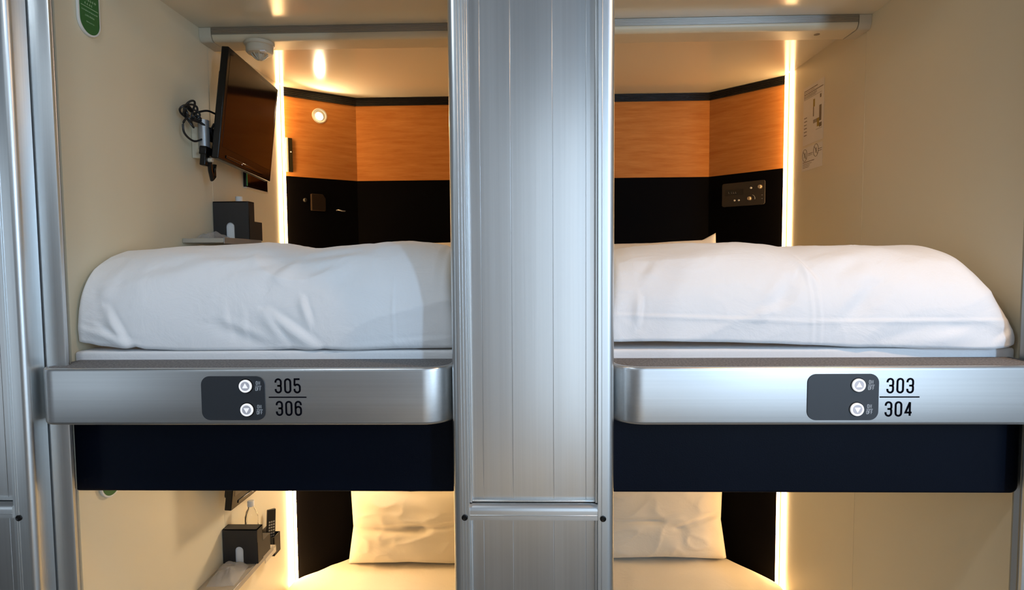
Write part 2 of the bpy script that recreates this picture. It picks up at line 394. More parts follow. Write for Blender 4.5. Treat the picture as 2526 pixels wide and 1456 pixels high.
# lower compartments: unseen fill lamps added behind the fascia to brighten the walls
for i, (x, e_) in enumerate(((-.62, 70), (.62, 13))):
    q = V((x, YB[i]-.0005, 1.40)); nq = V((0, -1, 0))
    r = root('reading_lamp', q, ['lit reading lamp high on the back wall of the lower left compartment', 'lit reading lamp high on the back wall of the lower right compartment'][i], 'lamp')
    obj('ring', MB().lathe(q, nq, [(.031, .0005), (.045, .0005), (.045, .004), (.040, .008), (.034, .006), (.031, .001)], 40), M['handle'], r, smooth=True)
    obj('bulb', MB().lathe(q+nq*.002, nq, [(.026, 0), (.024, .006), (.010, .012)], 32), M['bulb'], r, smooth=True)
    l2 = bpy.data.lights.new('reading_lamp_light', 'SPOT'); l2.energy = e_; l2.color = (1, .80, .58); l2.spot_size = 2.9; l2.spot_blend = .5; l2.shadow_soft_size = .12
    o2 = bpy.data.objects.new('reading_lamp_light', l2); COL.objects.link(o2); o2.location = q+nq*.03
    o2.rotation_euler = V(((-.75, .6)[i], -1, -.05)).to_track_quat('-Z', 'Y').to_euler()

# ------------------------------------------------------------------ front metalwork
def rounded(x0, x1, y0, y1, r0, r1, n=8):
    """plan polygon; r0/r1 front corner radii at x0/x1"""
    P = []
    P += [(x0+r0-r0*cos(a*pi/2/n), y0+r0-r0*sin(a*pi/2/n)) for a in range(n+1)] if r0 else [(x0, y0)]
    P += [(x1-r1+r1*sin(a*pi/2/n), y0+r1-r1*cos(a*pi/2/n)) for a in range(n+1)] if r1 else [(x1, y0)]
    P += [(x1, y1), (x0, y1)]
    return P
ZTOP, ZBOT = 3.30, 0.0
def post(x0, x1, y0, y1, rr, label, flutes=(), screw=None, r0=0, r1=0):
    plan = rounded(x0, x1, y0, y1, r0, r1)
    rt = root('metal_post', ((x0+x1)/2, (y0+y1)/2, ZBOT), label, 'post', 'aluminium posts')
    o = obj('post_body', MB().prism([(a, b, ZBOT) for a, b in plan], (0, 0, ZTOP-ZBOT)), M['alu_v'], rt, bevel=.0015 if not r0 and not r1 else 0, smooth=True)
    if flutes:
        mb = MB()
        for f in flutes: mb.box(f-.0012, f+.0012, y0-.0016, y0+.002, ZBOT, ZTOP)
        obj('rib', mb, M['alu_v'], rt, bevel=.0008)
    if screw:
        sx, sz = screw
        mb = MB().lathe((sx, y0-.0006, sz), (0, -1, 0), [(.0085, 0), (.0085, .002), (.006, .003), (.0045, .0012), (.0005, .0012)], 20)
        obj('screw', mb, M['blacktrim'], rt, smooth=True)
    return rt
post(-.209, -.164, -.012, .17, 0, 'left upright metal post of the central column', (-.176, -.168, -.184), (-.1775, 1.293), r0=.020, r1=0)
post(.191, .236, -.012, .17, 0, 'right upright metal post of the central column', (.201,), (.2045, 1.291), r0=0, r1=.020)
post(-1.464, -1.406, -.004, .06, 0, 'outer metal post left of the left ledge, with a black screw', (-1.455, -1.449), (-1.449, 1.283), r0=0, r1=.018)
# jamb: faceted frame between the outer post and the pod wall
def jamb(s, xo, xi, xw, label):
    rt = root('door_jamb', ((xo+xi)/2, .10, 0), label, 'frame')
    pl = [(xo, .066), (xi-s*.008, .066), (xi-s*.002, .069), (xi, .076), (xw-s*.028, .125), (xw-s*.004, .1595), (xo, .1595)]
    obj('jamb_body', MB().prism([(a, b, 0) for a, b in pl], (0, 0, 3.3)), M['alu_v'], rt, smooth=True)
    mb = MB().prism([(xi+s*-.017, .1005, 0), (xi+s*-.0135, .1005, 0), (xi-s*.0215, .109, 0), (xi-s*.0245, .108, 0)], (0, 0, 3.3))
    obj('edge_strip', mb, M['ivory'], rt)
jamb(1, -1.47, -1.346, XA, 'wide pale metal frame between the outer post and the left cream wall')
jamb(-1, 1.52, 1.405, XD, 'pale metal frame at the right edge of the right compartment')

def panel(x0, x1, z0, z1, label, grooves):
    rt = root('aluminium_cladding', ((x0+x1)/2, .02, z0), label, 'metal panel', 'brushed metal panels')
    mb = MB(); xs = [x0]+list(grooves)+[x1]
    for a, b in zip(xs[:-1], xs[1:]):
        mb.box(a+(.0004 if a != x0 else 0), b-(.0004 if b != x1 else 0), .022, .040, z0, z1)
    obj('sheet', mb, M['panel'], rt, bevel=.0006)
    mb = MB(); mb.box(x0, x1, .0235, .044, z0, z1); obj('backing', mb, M['panel'], rt)
    mb = MB()
    for k, s in ((0, 1), (-1, -1)):
        a = x0 if s > 0 else x1
        lo_, hi_ = sorted((a, a+s*.006)); mb.box(lo_, hi_, .004, .024, z0, z1)
    mb.box(x0+.006, x1-.006, .010, .024, z0, z0+.005)
    obj('edge_bead', mb, M['alu_v'], rt, bevel=.0012)
gx = [Yp(1188, 700, .022).x, Yp(1262, 700, .022).x, Yp(1364, 700, .022).x, Yp(1445, 700, .022).x]
panel(-.164, .191, 1.328, ZTOP, 'tall brushed metal panel of the central column above the crossbar', gx)
panel(-.164, .191, 0, 1.283, 'darker brushed metal panel of the central column below the crossbar', gx)
gl = [-1.500, -1.56, -1.66, -1.75]
panel(-1.82, -1.464, 1.328, ZTOP, 'tall brushed metal panel at the left edge of the picture', sorted(gl))
panel(-1.82, -1.464, 0, 1.283, 'lower brushed metal panel at the left edge below the crossbar', sorted(gl))
def crossbar(x0, x1, label):
    rt = root('crossbar', ((x0+x1)/2, 0, 1.283), label, 'crossbar', 'crossbars')
    pr = [(-.008, 1.2835), (-.008, 1.308)]+[(-.008+.018*(1-cos(a*pi/16)), 1.308+.018*sin(a*pi/16)) for a in range(1, 9)]+[(.040, 1.326), (.040, 1.2835)]
    obj('bar', MB().prism([(x0, a, b) for a, b in pr], (x1-x0, 0, 0)), M['alu_h'], rt, smooth=True)
    obj('bar_ridge', MB().box(x0, x1, -.0095, -.007, 1.2955, 1.2985), M['alu_h'], rt, bevel=.0008)
crossbar(-.164, .191, 'horizontal metal crossbar between the two posts of the central column')
crossbar(-1.82, -1.464, 'horizontal metal crossbar at the left edge of the picture')

# ledges ---------------------------------------------------------------------------
LZ0, LZ1 = 1.548, 1.709
def ledge(i, x0, x1, r0, r1, label):
    rt = root('bunk_ledge', ((x0+x1)/2, .08, LZ0), label, 'ledge')
    z0, z1, w = LZ0, LZ1, .012; y1 = .168; n = 10
    # band with rounded top and bottom edge, built as a swept section
    path = rounded(x0, x1, 0, y1-.02, r0, r1, n)[:-2]
    path = [(x0, y1-.06)]+path+[(x1, y1-.06)]
    sec = [(.012, z0), (.004, z0+.0015), (.001, z0+.005), (0, z0+.010), (0, z1-.010), (.001, z1-.004), (.003, z1-.001), (.006, z1), (.012, z1)]
    P = [V(q) for q in path]; vs = []; m_ = len(P)
    for k in range(m_):
        t = (P[min(k+1, m_-1)]-P[max(k-1, 0)]).normalized(); nn = V((-t.y, t.x))  # inward (left of travel)
        for d, z in sec: q = P[k]+nn*d; vs.append((q.x, q.y, z))
    ns = len(sec)
    fs = [(k*ns+j, (k+1)*ns+j, (k+1)*ns+(j+1) % ns, k*ns+(j+1) % ns) for k in range(m_-1) for j in range(ns)]
    fs += [tuple(range(ns)), tuple(range((m_-1)*ns, m_*ns))[::-1]]
    obj('metal_band', MB().add(vs, fs), M['alu_h'], rt, smooth=True)
    top = [(a, b) for a, b in rounded(x0+.010, x1-.010, .010, y1, max(r0-.008, .01), max(r1-.008, .01), n)]
    obj('carpet_top', MB().prism([(a, b, z1-.012) for a, b in top], (0, 0, .010)), M['carpet'], rt)
    obj('underside', MB().prism([(a, b, z0+.003) for a, b in top], (0, 0, .01)), M['navy'], rt)
    # switch plate
    s0, s1, t0, t1 = ((-.911, -.731, 1.564, 1.688), (.758, .949, 1.563, 1.690))[i]
    R_ = .024; pl = []
    for cx, cz, a0 in ((s0+R_, t0+R_, 180), (s1-R_, t0+R_, 270), (s1-R_, t1-R_, 0), (s0+R_, t1-R_, 90)): pl += arc(cx, cz, R_, a0, a0+90, 8)
    sp = obj('switch_plate', MB().prism([(a, .001, b) for a, b in pl], (0, -.0035, 0)), M['plate'], rt, bevel=.0008)
    # lettering and buttons
    bx = (-.782, .891)[i]; bz = ((1.6605, 1.594), (1.6598, 1.5935))[i]
    if i: bxs = (.893, .890)
    else: bxs = (-.784, -.782)
    for k in (0, 1):
        b = obj('button', MB().lathe((bxs[k], -.0025, bz[k]), (0, -1, 0), [(.0130, .001), (.0128, .0055), (.0005, .0055)], 36), M['btn'], sp, smooth=True)
        b = obj('button_ring', MB().lathe((bxs[k], -.0025, bz[k]), (0, -1, 0), [(.0178, 0), (.0178, .005), (.0165, .0065), (.0135, .0065), (.0128, .005), (.0128, .001)], 36), M['arrow'], sp, smooth=True)
        b = obj('button_collar', MB().lathe((bxs[k], -.0025, bz[k]), (0, -1, 0), [(.0205, 0), (.0203, .0012), (.0180, .0014)], 36), M['bezel'], sp, smooth=True)
    for k in (0, 1):
        s = 1 if k == 0 else -1; c0 = V((bxs[k], -.0082, bz[k]))
        obj('arrow_mark', MB().prism([c0+V((-.0078, 0, -.0052*s)), c0+V((.0078, 0, -.0052*s)), c0+V((0, 0, .0086*s))], (0, -.0006, 0)), M['arrow'], sp)
    yy = -.0030
    for k in (0, 1):
        mb = MB(); tx = bxs[k]+.0275; tz = bz[k]
        text(mb, 'ON', (tx+.0015, yy, tz+.0035), (1, 0, 0), (0, 0, 1), .0095, .0068, .14)
        text(mb, 'OFF', (tx-.0005, yy, tz-.0130), (1, 0, 0), (0, 0, 1), .0095, .0061, .14)
        mb.box(tx-.001, tx+.016, yy-.0001, yy+.0001, tz-.0008, tz+.0006)
        obj('lettering', mb, M['pale'], sp)
    # room numbers
    nx = (-.7015, .9725)[i]; a, b = (('305', '306'), ('303', '304'))[i]
    yy = -.0006; mb = MB(); mb9 = MB()
    text(mb9, a, (nx, yy, (1.6415, 1.6385)[i]), (1, 0, 0), (0, 0, 1), .0375, .0265, .135)
    text(mb, b, (nx-(-.0015 if i == 0 else .003), yy, (1.578, 1.5745)[i]), (1, 0, 0), (0, 0, 1), .0375, .0265, .135)
    obj('room_number', mb9, M['ink'], rt)
    obj('dividing_line', MB().box(nx-.020, nx+.086, yy-.0002, yy+.0002, 1.6265-.002*i, 1.6298-.002*i), M['ink'], rt)
    obj('room_number', mb, M['ink'], rt)
ledge(0, -1.392, -.2095, .060, .085, 'darker grey metal ledge numbered 305 and 306, left of the central column')
ledge(1, .2365, 1.437, .085, .040, 'bright silvery metal ledge numbered 303 and 304, right of the central column')
# dark fascia under each ledge
for i, (x0, x1) in enumerate(((-1.397, -.2095), (.2365, 1.437))):
    z0 = 1.309; R_ = .022; y0 = .127
    pl = arc(x0+R_, z0+R_, R_, 180, 270, 6)+arc(x1-R_, z0+R_, R_, 270, 360, 6)+[(x1, LZ0-.001), (x0, LZ0-.001)]
    o = obj('ledge_fascia', MB().prism([(a, y0, b) for a, b in pl], (0, .041, 0)), M['navy'], bevel=.007, seg=3)
    tag(o, ['near-black padded fascia under the left ledge', 'dark navy padded fascia under the right ledge'][i], 'fascia', 'navy fascias')

# ------------------------------------------------------------------ bedding
def interp(tab, x):
    if x <= tab[0][0]: return tab[0][1]
    for (a, b), (c_, d) in zip(tab[:-1], tab[1:]):
        if x <= c_:
            t = (x-a)/(c_-a); t = t*t*(3-2*t)*.5+t*.5; return b+(d-b)*t
    return tab[-1][1]
def fold_noise(p, s, seed):
    q = V((p.x*s+seed, p.y*s*.9+p.z*s*.4, p.z*s*1.1-seed)); w_ = noise.noise_vector(q*.6)*1.1
    return 1-abs(noise.noise(q+w_))*2.0
def segd(px, pz, a, b, c_, d):
    vx, vz = c_-a, d-b; t = max(0, min(1, ((px-a)*vx+(pz-b)*vz)/(vx*vx+vz*vz+1e-9))); qx, qz = a+vx*t, b+vz*t
    s_ = (vx*(pz-b)-vz*(px-a)); return math.hypot(px-qx, pz-qz)*(1 if s_ > 0 else -1), t
def duvet(name, x0, x1, crest, front, z0tab, creases, label, seed, yback=1.5, endr=.03, rb=.10, lb=.02):
    mb = MB(); nu, nv = 300, 150
    def fn(u, v):
        x = x0+(x1-x0)*u
        zc = interp(crest, x); zb = interp(z0tab, x); yf = interp(front, x)
        e0 = min(1, (x-x0)/lb); e1 = min(1, (x1-x)/rb)
        E = (max(0, 1-(1-e0)**2.4)**.42)*(max(0, 1-(1-e1)**2.4)**.42)
        h = (zc-zb)*(.12+.88*E); yfe = yf+(1-E)*endr
        # profile: under edge -> front face -> rounded shoulder -> top -> back
        if v < .06: t = v/.06; y = yfe+.055*(1-t); z = zb-.002+.005*t*t
        elif v < .70:
            t = (v-.06)/.64; a = t*pi/2
            y = yfe+.36*(1-cos(a)**.62) if cos(a) > 0 else yfe+.36
            z = zb+.003+(h-.003)*sin(a)**.80
            y -= .012*sin(pi*min(1, t*1.3))**1.0*(1-t)
        else:
            t = (v-.70)/.30; y = yfe+.36+(yback-yfe-.36)*t; z = zb+h-.05*t-(.3*h)*max(0, t-.75)**1.2
        p = V((x, y, z))
        # outward direction
        a = max(0, min(1, (v-.06)/.64))*pi/2; nrm = V((0, -cos(a), sin(a)))
        big = noise.noise(V((x*2.3+seed, y*1.8, z*3.0)))*.016
        f1 = fold_noise(p, 2.0, seed); f2 = fold_noise(p, 5.5, seed+5)
        amp = max(0, min(1, v/.05))
        dd = big+max(0, f1)**3*.007+max(0, f2)**4*.0012
        for (a_, b_, c_, d_, w_, dep) in creases:
            if v < .72:
                s_, t = segd(x, z, a_, b_, c_, d_); g_ = w_*0+math.exp(-(s_/(w_*1.5))**2); env = sin(pi*(.12+.76*t))
                dd += (dep*g_*env + dep*.9*(-math.exp(-((s_-w_*1.5)/(w_*.9))**2))*env*.7)*.6
        if v > .045: p += nrm*dd*amp*min(1, E*1.2)
        p.z = max(p.z, zb+.0005, 1.7345)
        return p
    mb.grid(fn, nu, nv)
    o = obj(name, mb, M['duvet'], smooth=True); o.data.set_sharp_from_angle(angle=3.1)
    return tag(o, label, 'duvet')
def tab(pts, Y): return [(Yp(a, b, Y).x, Yp(a, b, Y).z) for a, b in pts]
def cr(x1, y1, x2, y2, w, d, Y=.16):
    a, b = Yp(x1, y1, Y), Yp(x2, y2, Y); return (a.x, a.z, b.x, b.z, w, d)
cl = tab([(170, 700), (230, 640), (270, 622), (330, 616), (400, 613), (470, 604), (560, 600), (640, 599), (705, 600), (755, 609), (800, 608), (850, 604), (940, 603), (970, 599), (1010, 600), (1060, 606), (1100, 614), (1118, 622)], .50)
cl = [(min(a, 9), b-.004) for a, b in cl]
CRL = [cr(250, 765, 310, 862, .012, .016), cr(215, 800, 300, 858, .010, .008), cr(520, 800, 660, 860, .016, -.012), cr(650, 770, 780, 860, .014, .018), cr(735, 735, 760, 800, .010, .014), cr(640, 775, 700, 850, .012, .010),
       cr(250, 750, 235, 700, .02, .008), cr(660, 700, 700, 640, .018, .010), cr(420, 650, 640, 640, .014, .008), cr(700, 650, 900, 640, .012, .010), cr(690, 625, 860, 612, .010, .007), cr(760, 690, 850, 660, .014, .007),
       cr(180, 810, 330, 855, .010, .010), cr(865, 855, 1110, 835, .006, .006), cr(966, 690, 972, 850, .004, .004), cr(300, 700, 480, 660, .022, .009), cr(560, 690, 690, 665, .020, .008), cr(330, 620, 520, 640, .016, .008),
       cr(540, 745, 560, 830, .010, .004), cr(590, 760, 600, 850, .010, .004)]
duvet('duvet', XA+.001, XB-.021, cl, [(-1.4, .176), (-1.2, .170), (-.7, .168), (-.2, .172)],
      [(Yp(a, b, .17).x, Yp(a, b, .17).z) for a, b in ((170, 842), (210, 850), (250, 857), (310, 862), (330, 857), (360, 864), (480, 869), (640, 867), (720, 863), (760, 866), (800, 862), (870, 866), (980, 862), (1118, 861))],
      CRL, 'bluish-lit puffy white duvet heaped on the upper left bed, in front of the shelf', 3.1, rb=.05)
crt = tab([(1505, 616), (1545, 606), (1600, 602), (1700, 598), (1860, 598), (1940, 604), (1990, 611), (2080, 606), (2150, 604), (2270, 602), (2340, 601), (2370, 605), (2400, 613), (2430, 632), (2460, 662), (2490, 705)], .42)
crt = [(a*1.0-(.135 if a > 1.1 else .135*max(0, (a-.6)/.5)), b-.004) for a, b in crt]
CRR = [cr(1580, 735, 1572, 800, .010, .016), cr(1600, 690, 1640, 650, .014, .008), cr(1905, 770, 1960, 705, .020, -.016), cr(1850, 790, 1920, 760, .014, .006), cr(2085, 790, 2165, 715, .020, -.016),
       cr(1985, 640, 2022, 705, .010, .014), cr(2003, 640, 2003, 850, .005, .004), cr(2022, 700, 2024, 850, .005, .004), cr(2040, 665, 2240, 625, .016, .013), cr(2100, 700, 2180, 665, .018, .010),
       cr(1512, 777, 2000, 795, .0045, .007), cr(1998, 795, 2490, 789, .0045, .007), cr(2180, 862, 2320, 820, .018, .008), cr(2270, 850, 2400, 815, .016, .008), cr(2445, 850, 2492, 815, .010, .010), cr(2330, 800, 2490, 830, .018, -.006),
       cr(2080, 615, 2330, 622, .012, .007), cr(2300, 650, 2420, 640, .02, .006), cr(1650, 640, 1850, 630, .02, .005)]
duvet('duvet', XC+.019, XD-.014, crt, [(.2, .172), (.9, .168), (1.2, .155), (1.40, .140)],
      [(Yp(a, b, .165).x, Yp(a, b, .165).z) for a, b in ((1500, 846), (1620, 844), (1780, 846), (1900, 849), (2000, 853), (2110, 858), (2200, 858), (2300, 862), (2400, 864), (2470, 858), (2520, 842))],
      CRR, 'warm-lit puffy white duvet heaped on the upper right bed, with a horizontal seam line', 11.7, rb=.16, endr=.02, lb=.05)

def rbox(x0, x1, y0, y1, z0, z1, nx=60, ny=60, k=.05, amp=.004, seed=0, top=None, sq=9):
    """soft mattress block: rounded rectangle with wrinkled top; closed mesh"""
    mb = MB()
    cx, cy = (x0+x1)/2, (y0+y1)/2; hx, hy = (x1-x0)/2, (y1-y0)/2
    rings = [(1.0, 0, 0), (1.0, .35, 0), (1.0, .7, 0), (.999, .88, 0), (.996, .97, 0), (.992, 1, 0)]+[(.992-.985*(j/14), 1, 0) for j in range(1, 15)]
    N = 160; vs = []; fs = []
    for s, t, _ in rings:
        for q in range(N):
            a = 2*pi*q/N; c_, d = cos(a), sin(a); e = 2/sq
            px = cx+hx*s*(abs(c_)**e)*(1 if c_ > 0 else -1); py = cy+hy*s*(abs(d)**e)*(1 if d > 0 else -1)
            z = z0+(z1-z0)*t
            if t > .8: z += noise.noise(V((px*5+seed, py*5, 0)))*amp+max(0, fold_noise(V((px, py, 0)), 5, seed))**3*amp
            if top: z += top(px, py)*t
            vs.append((px, py, z))
    for k_ in range(len(rings)-1):
        for q in range(N): fs.append((k_*N+q, k_*N+(q+1) % N, (k_+1)*N+(q+1) % N, (k_+1)*N+q))
    fs.append(tuple(range(N))[::-1]); fs.append(tuple(range((len(rings)-1)*N, len(rings)*N)))
    return mb.add(vs, fs)
tag(obj('mattress', rbox(XA+.001, XB-.004, YF-.002, 1.75, ZB_UP-.005, 1.732, amp=.0005, seed=2, sq=160), M['sheet'], smooth=True),
    'thin white-sheeted mattress under the duvet, upper left compartment', 'mattress', 'mattresses')
tag(obj('mattress', rbox(XC+.004, XD-.001, YF-.002, 1.72, ZB_UP-.005, 1.733, amp=.0005, seed=5, sq=160), M['sheet'], smooth=True),
    'thin white-sheeted mattress under the duvet, upper right compartment', 'mattress', 'mattresses')
# lower mattresses: tapered toward the angled headboard corner
def lowbed(i):
    x0, x1 = ((XA, XB), (XC, XD))[i]; (cx, cy), (bx, by) = CH[i]; s = -1 if i == 0 else 1
    zt = (.165, .185)[i]
    def prof(v):   # outline half-edge position on the outer side, as function of y
        pass
    mb = MB(); N = 70; K = 60
    def edge(y):   # outer x limit
        w_ = (x0+.012 if i == 0 else x1-.012)
        if y > cy-.10: t = min(1, (y-(cy-.10))/(by-.01-(cy-.10))); w_ += -s*(abs(bx-cx)*.98*t**1.15+.0)
        return w_
    y0, y1 = .20, by-.015
    def fn(u, v):
        y = y0+(y1-y0)*v; xo = edge(y); xi = x1-.01 if i == 0 else x0+.01
        x = xi+(xo-xi)*u
        eo = min(1, (1-u)*abs(xo-xi)/.10); er = (1-(1-eo)**2)**.5
        z = zt-.06*(1-er)+noise.noise(V((x*3, y*3, i*4)))*.006+max(0, fold_noise(V((x, y, 0)), 3.4, 3+i))**3*.006
        if i == 0: # wrinkles near the outer corner
            z += .006*sin((x*.8+y)*38)*math.exp(-((x+1.2)/.22)**2)*math.exp(-((y-1.45)/.25)**2)
        return V((x, y, z))
    mb.grid(fn, N, K)
    # skirt
    n0 = len(mb.v); idx = [j*(N+1)+N for j in range(K+1)]
    sk = [V((mb.v[q].x, mb.v[q].y, .105)) for q in idx]; mb.add(sk, []); mb.f += [(idx[j], idx[j+1], n0+j+1, n0+j) for j in range(K)]
    n1 = len(mb.v); idx2 = list(range(N+1)); mb.add([V((mb.v[q].x, mb.v[q].y, .105)) for q in idx2], []); mb.f += [(idx2[j], idx2[j+1], n1+j+1, n1+j) for j in range(N)]
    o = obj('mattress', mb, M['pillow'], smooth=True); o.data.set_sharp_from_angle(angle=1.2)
    tag(o, ['sheeted mattress of the lower left compartment, lit by the warm strip', 'sheeted mattress of the lower right compartment, lit by the warm strip'][i], 'mattress', 'mattresses')
lowbed(0); lowbed(1)

def pillow(c, u, v, n, a, b, t, label, seed, corner=.0, dents=(), ear=None):
    """c centre; u,v half-axis unit vectors, n thickness dir; a,b half sizes; t half thickness"""
    mb = MB(); c, u, v, n = V(c), V(u), V(v), V(n); N = 56
    for sd in (1, -1):
        def fn(p, q):
            x, y = p*2-1, q*2-1
            th = ((1-abs(x)**3.2)*(1-abs(y)**3.0))**.48
            pin = 1-.045*(1-x*x)*0-.06*(1-abs(y))*abs(x)**3-.06*(1-abs(x))*abs(y)**3
            X, Y = x*a*pin, y*b*pin
            w_ = noise.noise(V((x*2.2+seed, y*2.2, sd)))*.13+max(0, fold_noise(V((x*.5, y*.5, 0)), 4, seed+sd))**3*.10
            T = sd*t*th*(1+w_)
            for (dx, dy, ex, ey, w2, dep) in dents:
                s_, tt = segd(x, y, dx, dy, ex, ey); T += dep*sd*math.exp(-(s_/w2)**2)*th
            P = c+u*X+v*Y+n*T
            if ear and x*ear[0] > .8 and y*ear[1] > .6: P += v*ear[2]*((abs(x)-.8)/.2)*((abs(y)-.6)/.4)
            return P
        mb.grid(fn, N, N)
    o = obj('pillow', mb, M['pillow'], smooth=True); o.data.set_sharp_from_angle(angle=1.9)
    bm = bmesh.new(); bm.from_mesh(o.data); bmesh.ops.remove_doubles(bm, verts=bm.verts, dist=.0004); bmesh.ops.recalc_face_normals(bm, faces=bm.faces); bm.to_mesh(o.data); bm.free()
    return tag(o, label, 'pillow')
# lower left: two pillows leaning on the back wall, right ones likewise
def lean(i, xo, xi, z0, z1, y0, y1, label, seed, dents=(), t=.07):
    u = V((1, 0, 0)); v = V((0, y1-y0, z1-z0)).normalized(); n = u.cross(v)
    c = V(((xo+xi)/2, (y0+y1)/2, (z0+z1)/2)); return pillow(c, u, v, n, abs(xi-xo)/2, V((0, y1-y0, z1-z0)).length/2, t, label, seed, dents=dents)
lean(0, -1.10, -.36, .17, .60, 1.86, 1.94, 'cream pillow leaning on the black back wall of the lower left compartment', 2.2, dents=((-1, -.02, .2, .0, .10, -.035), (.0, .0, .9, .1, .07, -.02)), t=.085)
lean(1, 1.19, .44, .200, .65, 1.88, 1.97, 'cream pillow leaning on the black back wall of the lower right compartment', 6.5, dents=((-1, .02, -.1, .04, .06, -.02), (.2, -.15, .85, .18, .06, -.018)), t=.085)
# upper right pillow tip and upper left pillow edge
pp = Yp(1765, 572, 1.85)
u = V((.995, 0, .035)).normalized()
pillow((.69, 1.72, 1.945), u, V((0, .35, .94)).normalized(), u.cross(V((0, .35, .94)).normalized()), .385, .17, .07, 'cream pillow standing behind the duvet, its corner pointing up, upper right compartment', 9.1, ear=(1, 1, .04))
pillow((-.53, 1.72, 1.93), (1, 0, 0), V((0, .45, .89)), V((0, -.89, .45)), .32, .21, .07, 'cream pillow almost hidden behind the duvet of the upper left compartment', 4.1)

# ------------------------------------------------------------------ television (upper built, lower copied)
TL, TR, BR, BL = V((-1.227, .85, 2.898)), V((-1.241, 1.367, 2.87)), V((-1.273, 1.314, 2.405)), V((-1.259, .797, 2.432))
k = 1.01
TL, TR, BR, BL = [CAM+(p-CAM)*k for p in (TL, TR, BR, BL)]
e1 = (TR-TL).normalized(); e2 = (BL-TL); e2 = (e2-e1*e2.dot(e1)*.0).normalized(); nn = e2.cross(e1).normalized()
if nn.x < 0: nn = -nn
WD, HT = (TR-TL).length, (BL-TL).length
def tvp(a, b, c_): return TL+e1*a+e2*b+nn*c_
def tvbox(mb, a0, a1, b0, b1, c0, c1): return mb.obox(tvp(a0, b0, c0), e1*(a1-a0), e2*(b1-b0), nn*(c1-c0))
TVL = ['flat black television hanging on the upper left wall, screen tilted downwards', 'flat black television in the lower left compartment, only its bottom corner showing']
tv = root('television', BL, TVL[0], 'television', 'wall televisions')
obj('bezel', tvbox(MB(), 0, WD, 0, HT, -.030, 0), M['bezel'], tv, bevel=.004)
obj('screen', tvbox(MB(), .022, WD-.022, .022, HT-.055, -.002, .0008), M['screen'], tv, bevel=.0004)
obj('back_cover', tvbox(MB(), .05, WD-.05, .08, HT-.03, -.062, -.028), M['plastic'], tv, bevel=.012)
obj('speaker_bar', tvbox(MB(), .06, WD-.10, HT-.026, HT-.014, .0, .0035), M['display'], tv, bevel=.001)
obj('status_light', tvbox(MB(), .20, .206, HT-.020, HT-.016, .0034, .0042), M['btnring'], tv)
mb = MB(); tvbox(mb, .12, .30, .14, .36, -.074, -.060); obj('mount_plate', mb, M['bezel'], tv, bevel=.003)
mb = MB(); tvbox(mb, -.015, .06, HT-.045, HT-.01, -.075, -.045); tvbox(mb, -.012, .02, HT-.02, HT+.035, -.07, -.045)
obj('lower_bracket', mb, M['bezel'], tv, bevel=.004)
mb = MB(); q = tvp(.02, HT+.02, -.045); mb.tube([q+V((0, .0, .02)), q+V((0, .005, -.03)), q+V((0, .018, -.066)), q+V((0, .034, -.05)), q+V((0, .04, .0))], .009, 8)
obj('cable_hook', mb, M['bezel'], tv, smooth=True)
mb = MB().cyl(q+V((.018, -.006, .012)), q+V((.0, -.006, .012)), .009); obj('knob', mb, M['handle'], tv, smooth=True)
# wall arm
arm_y = .93
p0 = Xp(500, 330, XA+.05)
am = obj('arm_pivot', MB().cyl((XA+.055, p0.y, p0.z-.065), (XA+.055, p0.y, p0.z+.055), .022, n=28), M['grey'], tv, smooth=True); am['label'] = 'grey cylindrical pivot of the wall arm'
mb = MB().box(XA+.001, XA+.035, p0.y+.0, p0.y+.05, p0.z-.10, p0.z+.03); obj('wall_plate', mb, M['ivory'], tv, bevel=.003)
q = tvp(.14, .26, -.07); mb = MB().obox((XA+.07, p0.y-.005, p0.z-.03), q-V((XA+.07, p0.y-.005, q.z)), (0, .03, 0), (0, 0, .06)); obj('arm', mb, M['bezel'], tv, bevel=.003)
def copy_tree(o, par=None):
    c_ = o.copy(); COL.objects.link(c_); c_.parent = par
    for ch in [x for x in bpy.data.objects if x.parent == o]: copy_tree(ch, c_)
    return c_
tv2 = copy_tree(tv)
for ch in [x for x in bpy.data.objects if x.parent == tv2]:
    if ch.name.split('.')[0] in ('lower_bracket', 'cable_hook', 'knob', 'arm_pivot'): bpy.data.objects.remove(ch)
    elif ch.name.split('.')[0] == 'wall_plate': ch.location = (0, 0, .075)
tv2.location = V((-1.283, .845, .935)); tag(tv2, TVL[1], 'television', 'wall televisions')
# cable bundle
mb = MB(); cc = Xp(478, 292, XA+.045)
for j in range(5):
    pts = []
    for t in range(30):
        a = 2*pi*t/30; pts.append(cc+V((.012*sin(2*a+j), (-.075+.012*j)*cos(a)*.9-.02, (.022+.006*j)*sin(a)+.010*cos(a+j)+.012)))
    mb.tube(pts, .0042, 8, True)
pts = [cc+V(d) for d in ((.01, -.05, .0), (.0, -.075, -.035), (.0, -.07, -.075), (.005, -.02, -.095), (.01, .03, -.08), (.02, .07, -.05), (.03, .10, .0))]
def smoothpts(p, n=6):
    o = []
    for i in range(len(p)-1):
        a, b, c_, d = p[max(i-1, 0)], p[i], p[i+1], p[min(i+2, len(p)-1)]
        for t in range(n):
            s = t/n; o.append(.5*((2*b)+(c_-a)*s+(2*a-5*b+4*c_-d)*s*s+(3*b-a-3*c_+d)*s**3))
    return o+[p[-1]]
mb.tube(smoothpts(pts), .0042, 8)
mb.tube(smoothpts([cc+V(d) for d in ((.0, .0, .02), (.02, .06, .045), (.03, .11, .045), (.05, .15, .03))]), .0042, 8)
mb.tube(smoothpts([cc+V(d) for d in ((.0, .0, .0), (.03, .06, -.03), (.03, .10, -.06), (.05, .14, -.05))]), .005, 8)
pc = obj('power_cable', mb, M['cable'], tv, smooth=True); pc['label'] = 'coiled black cable bundle'
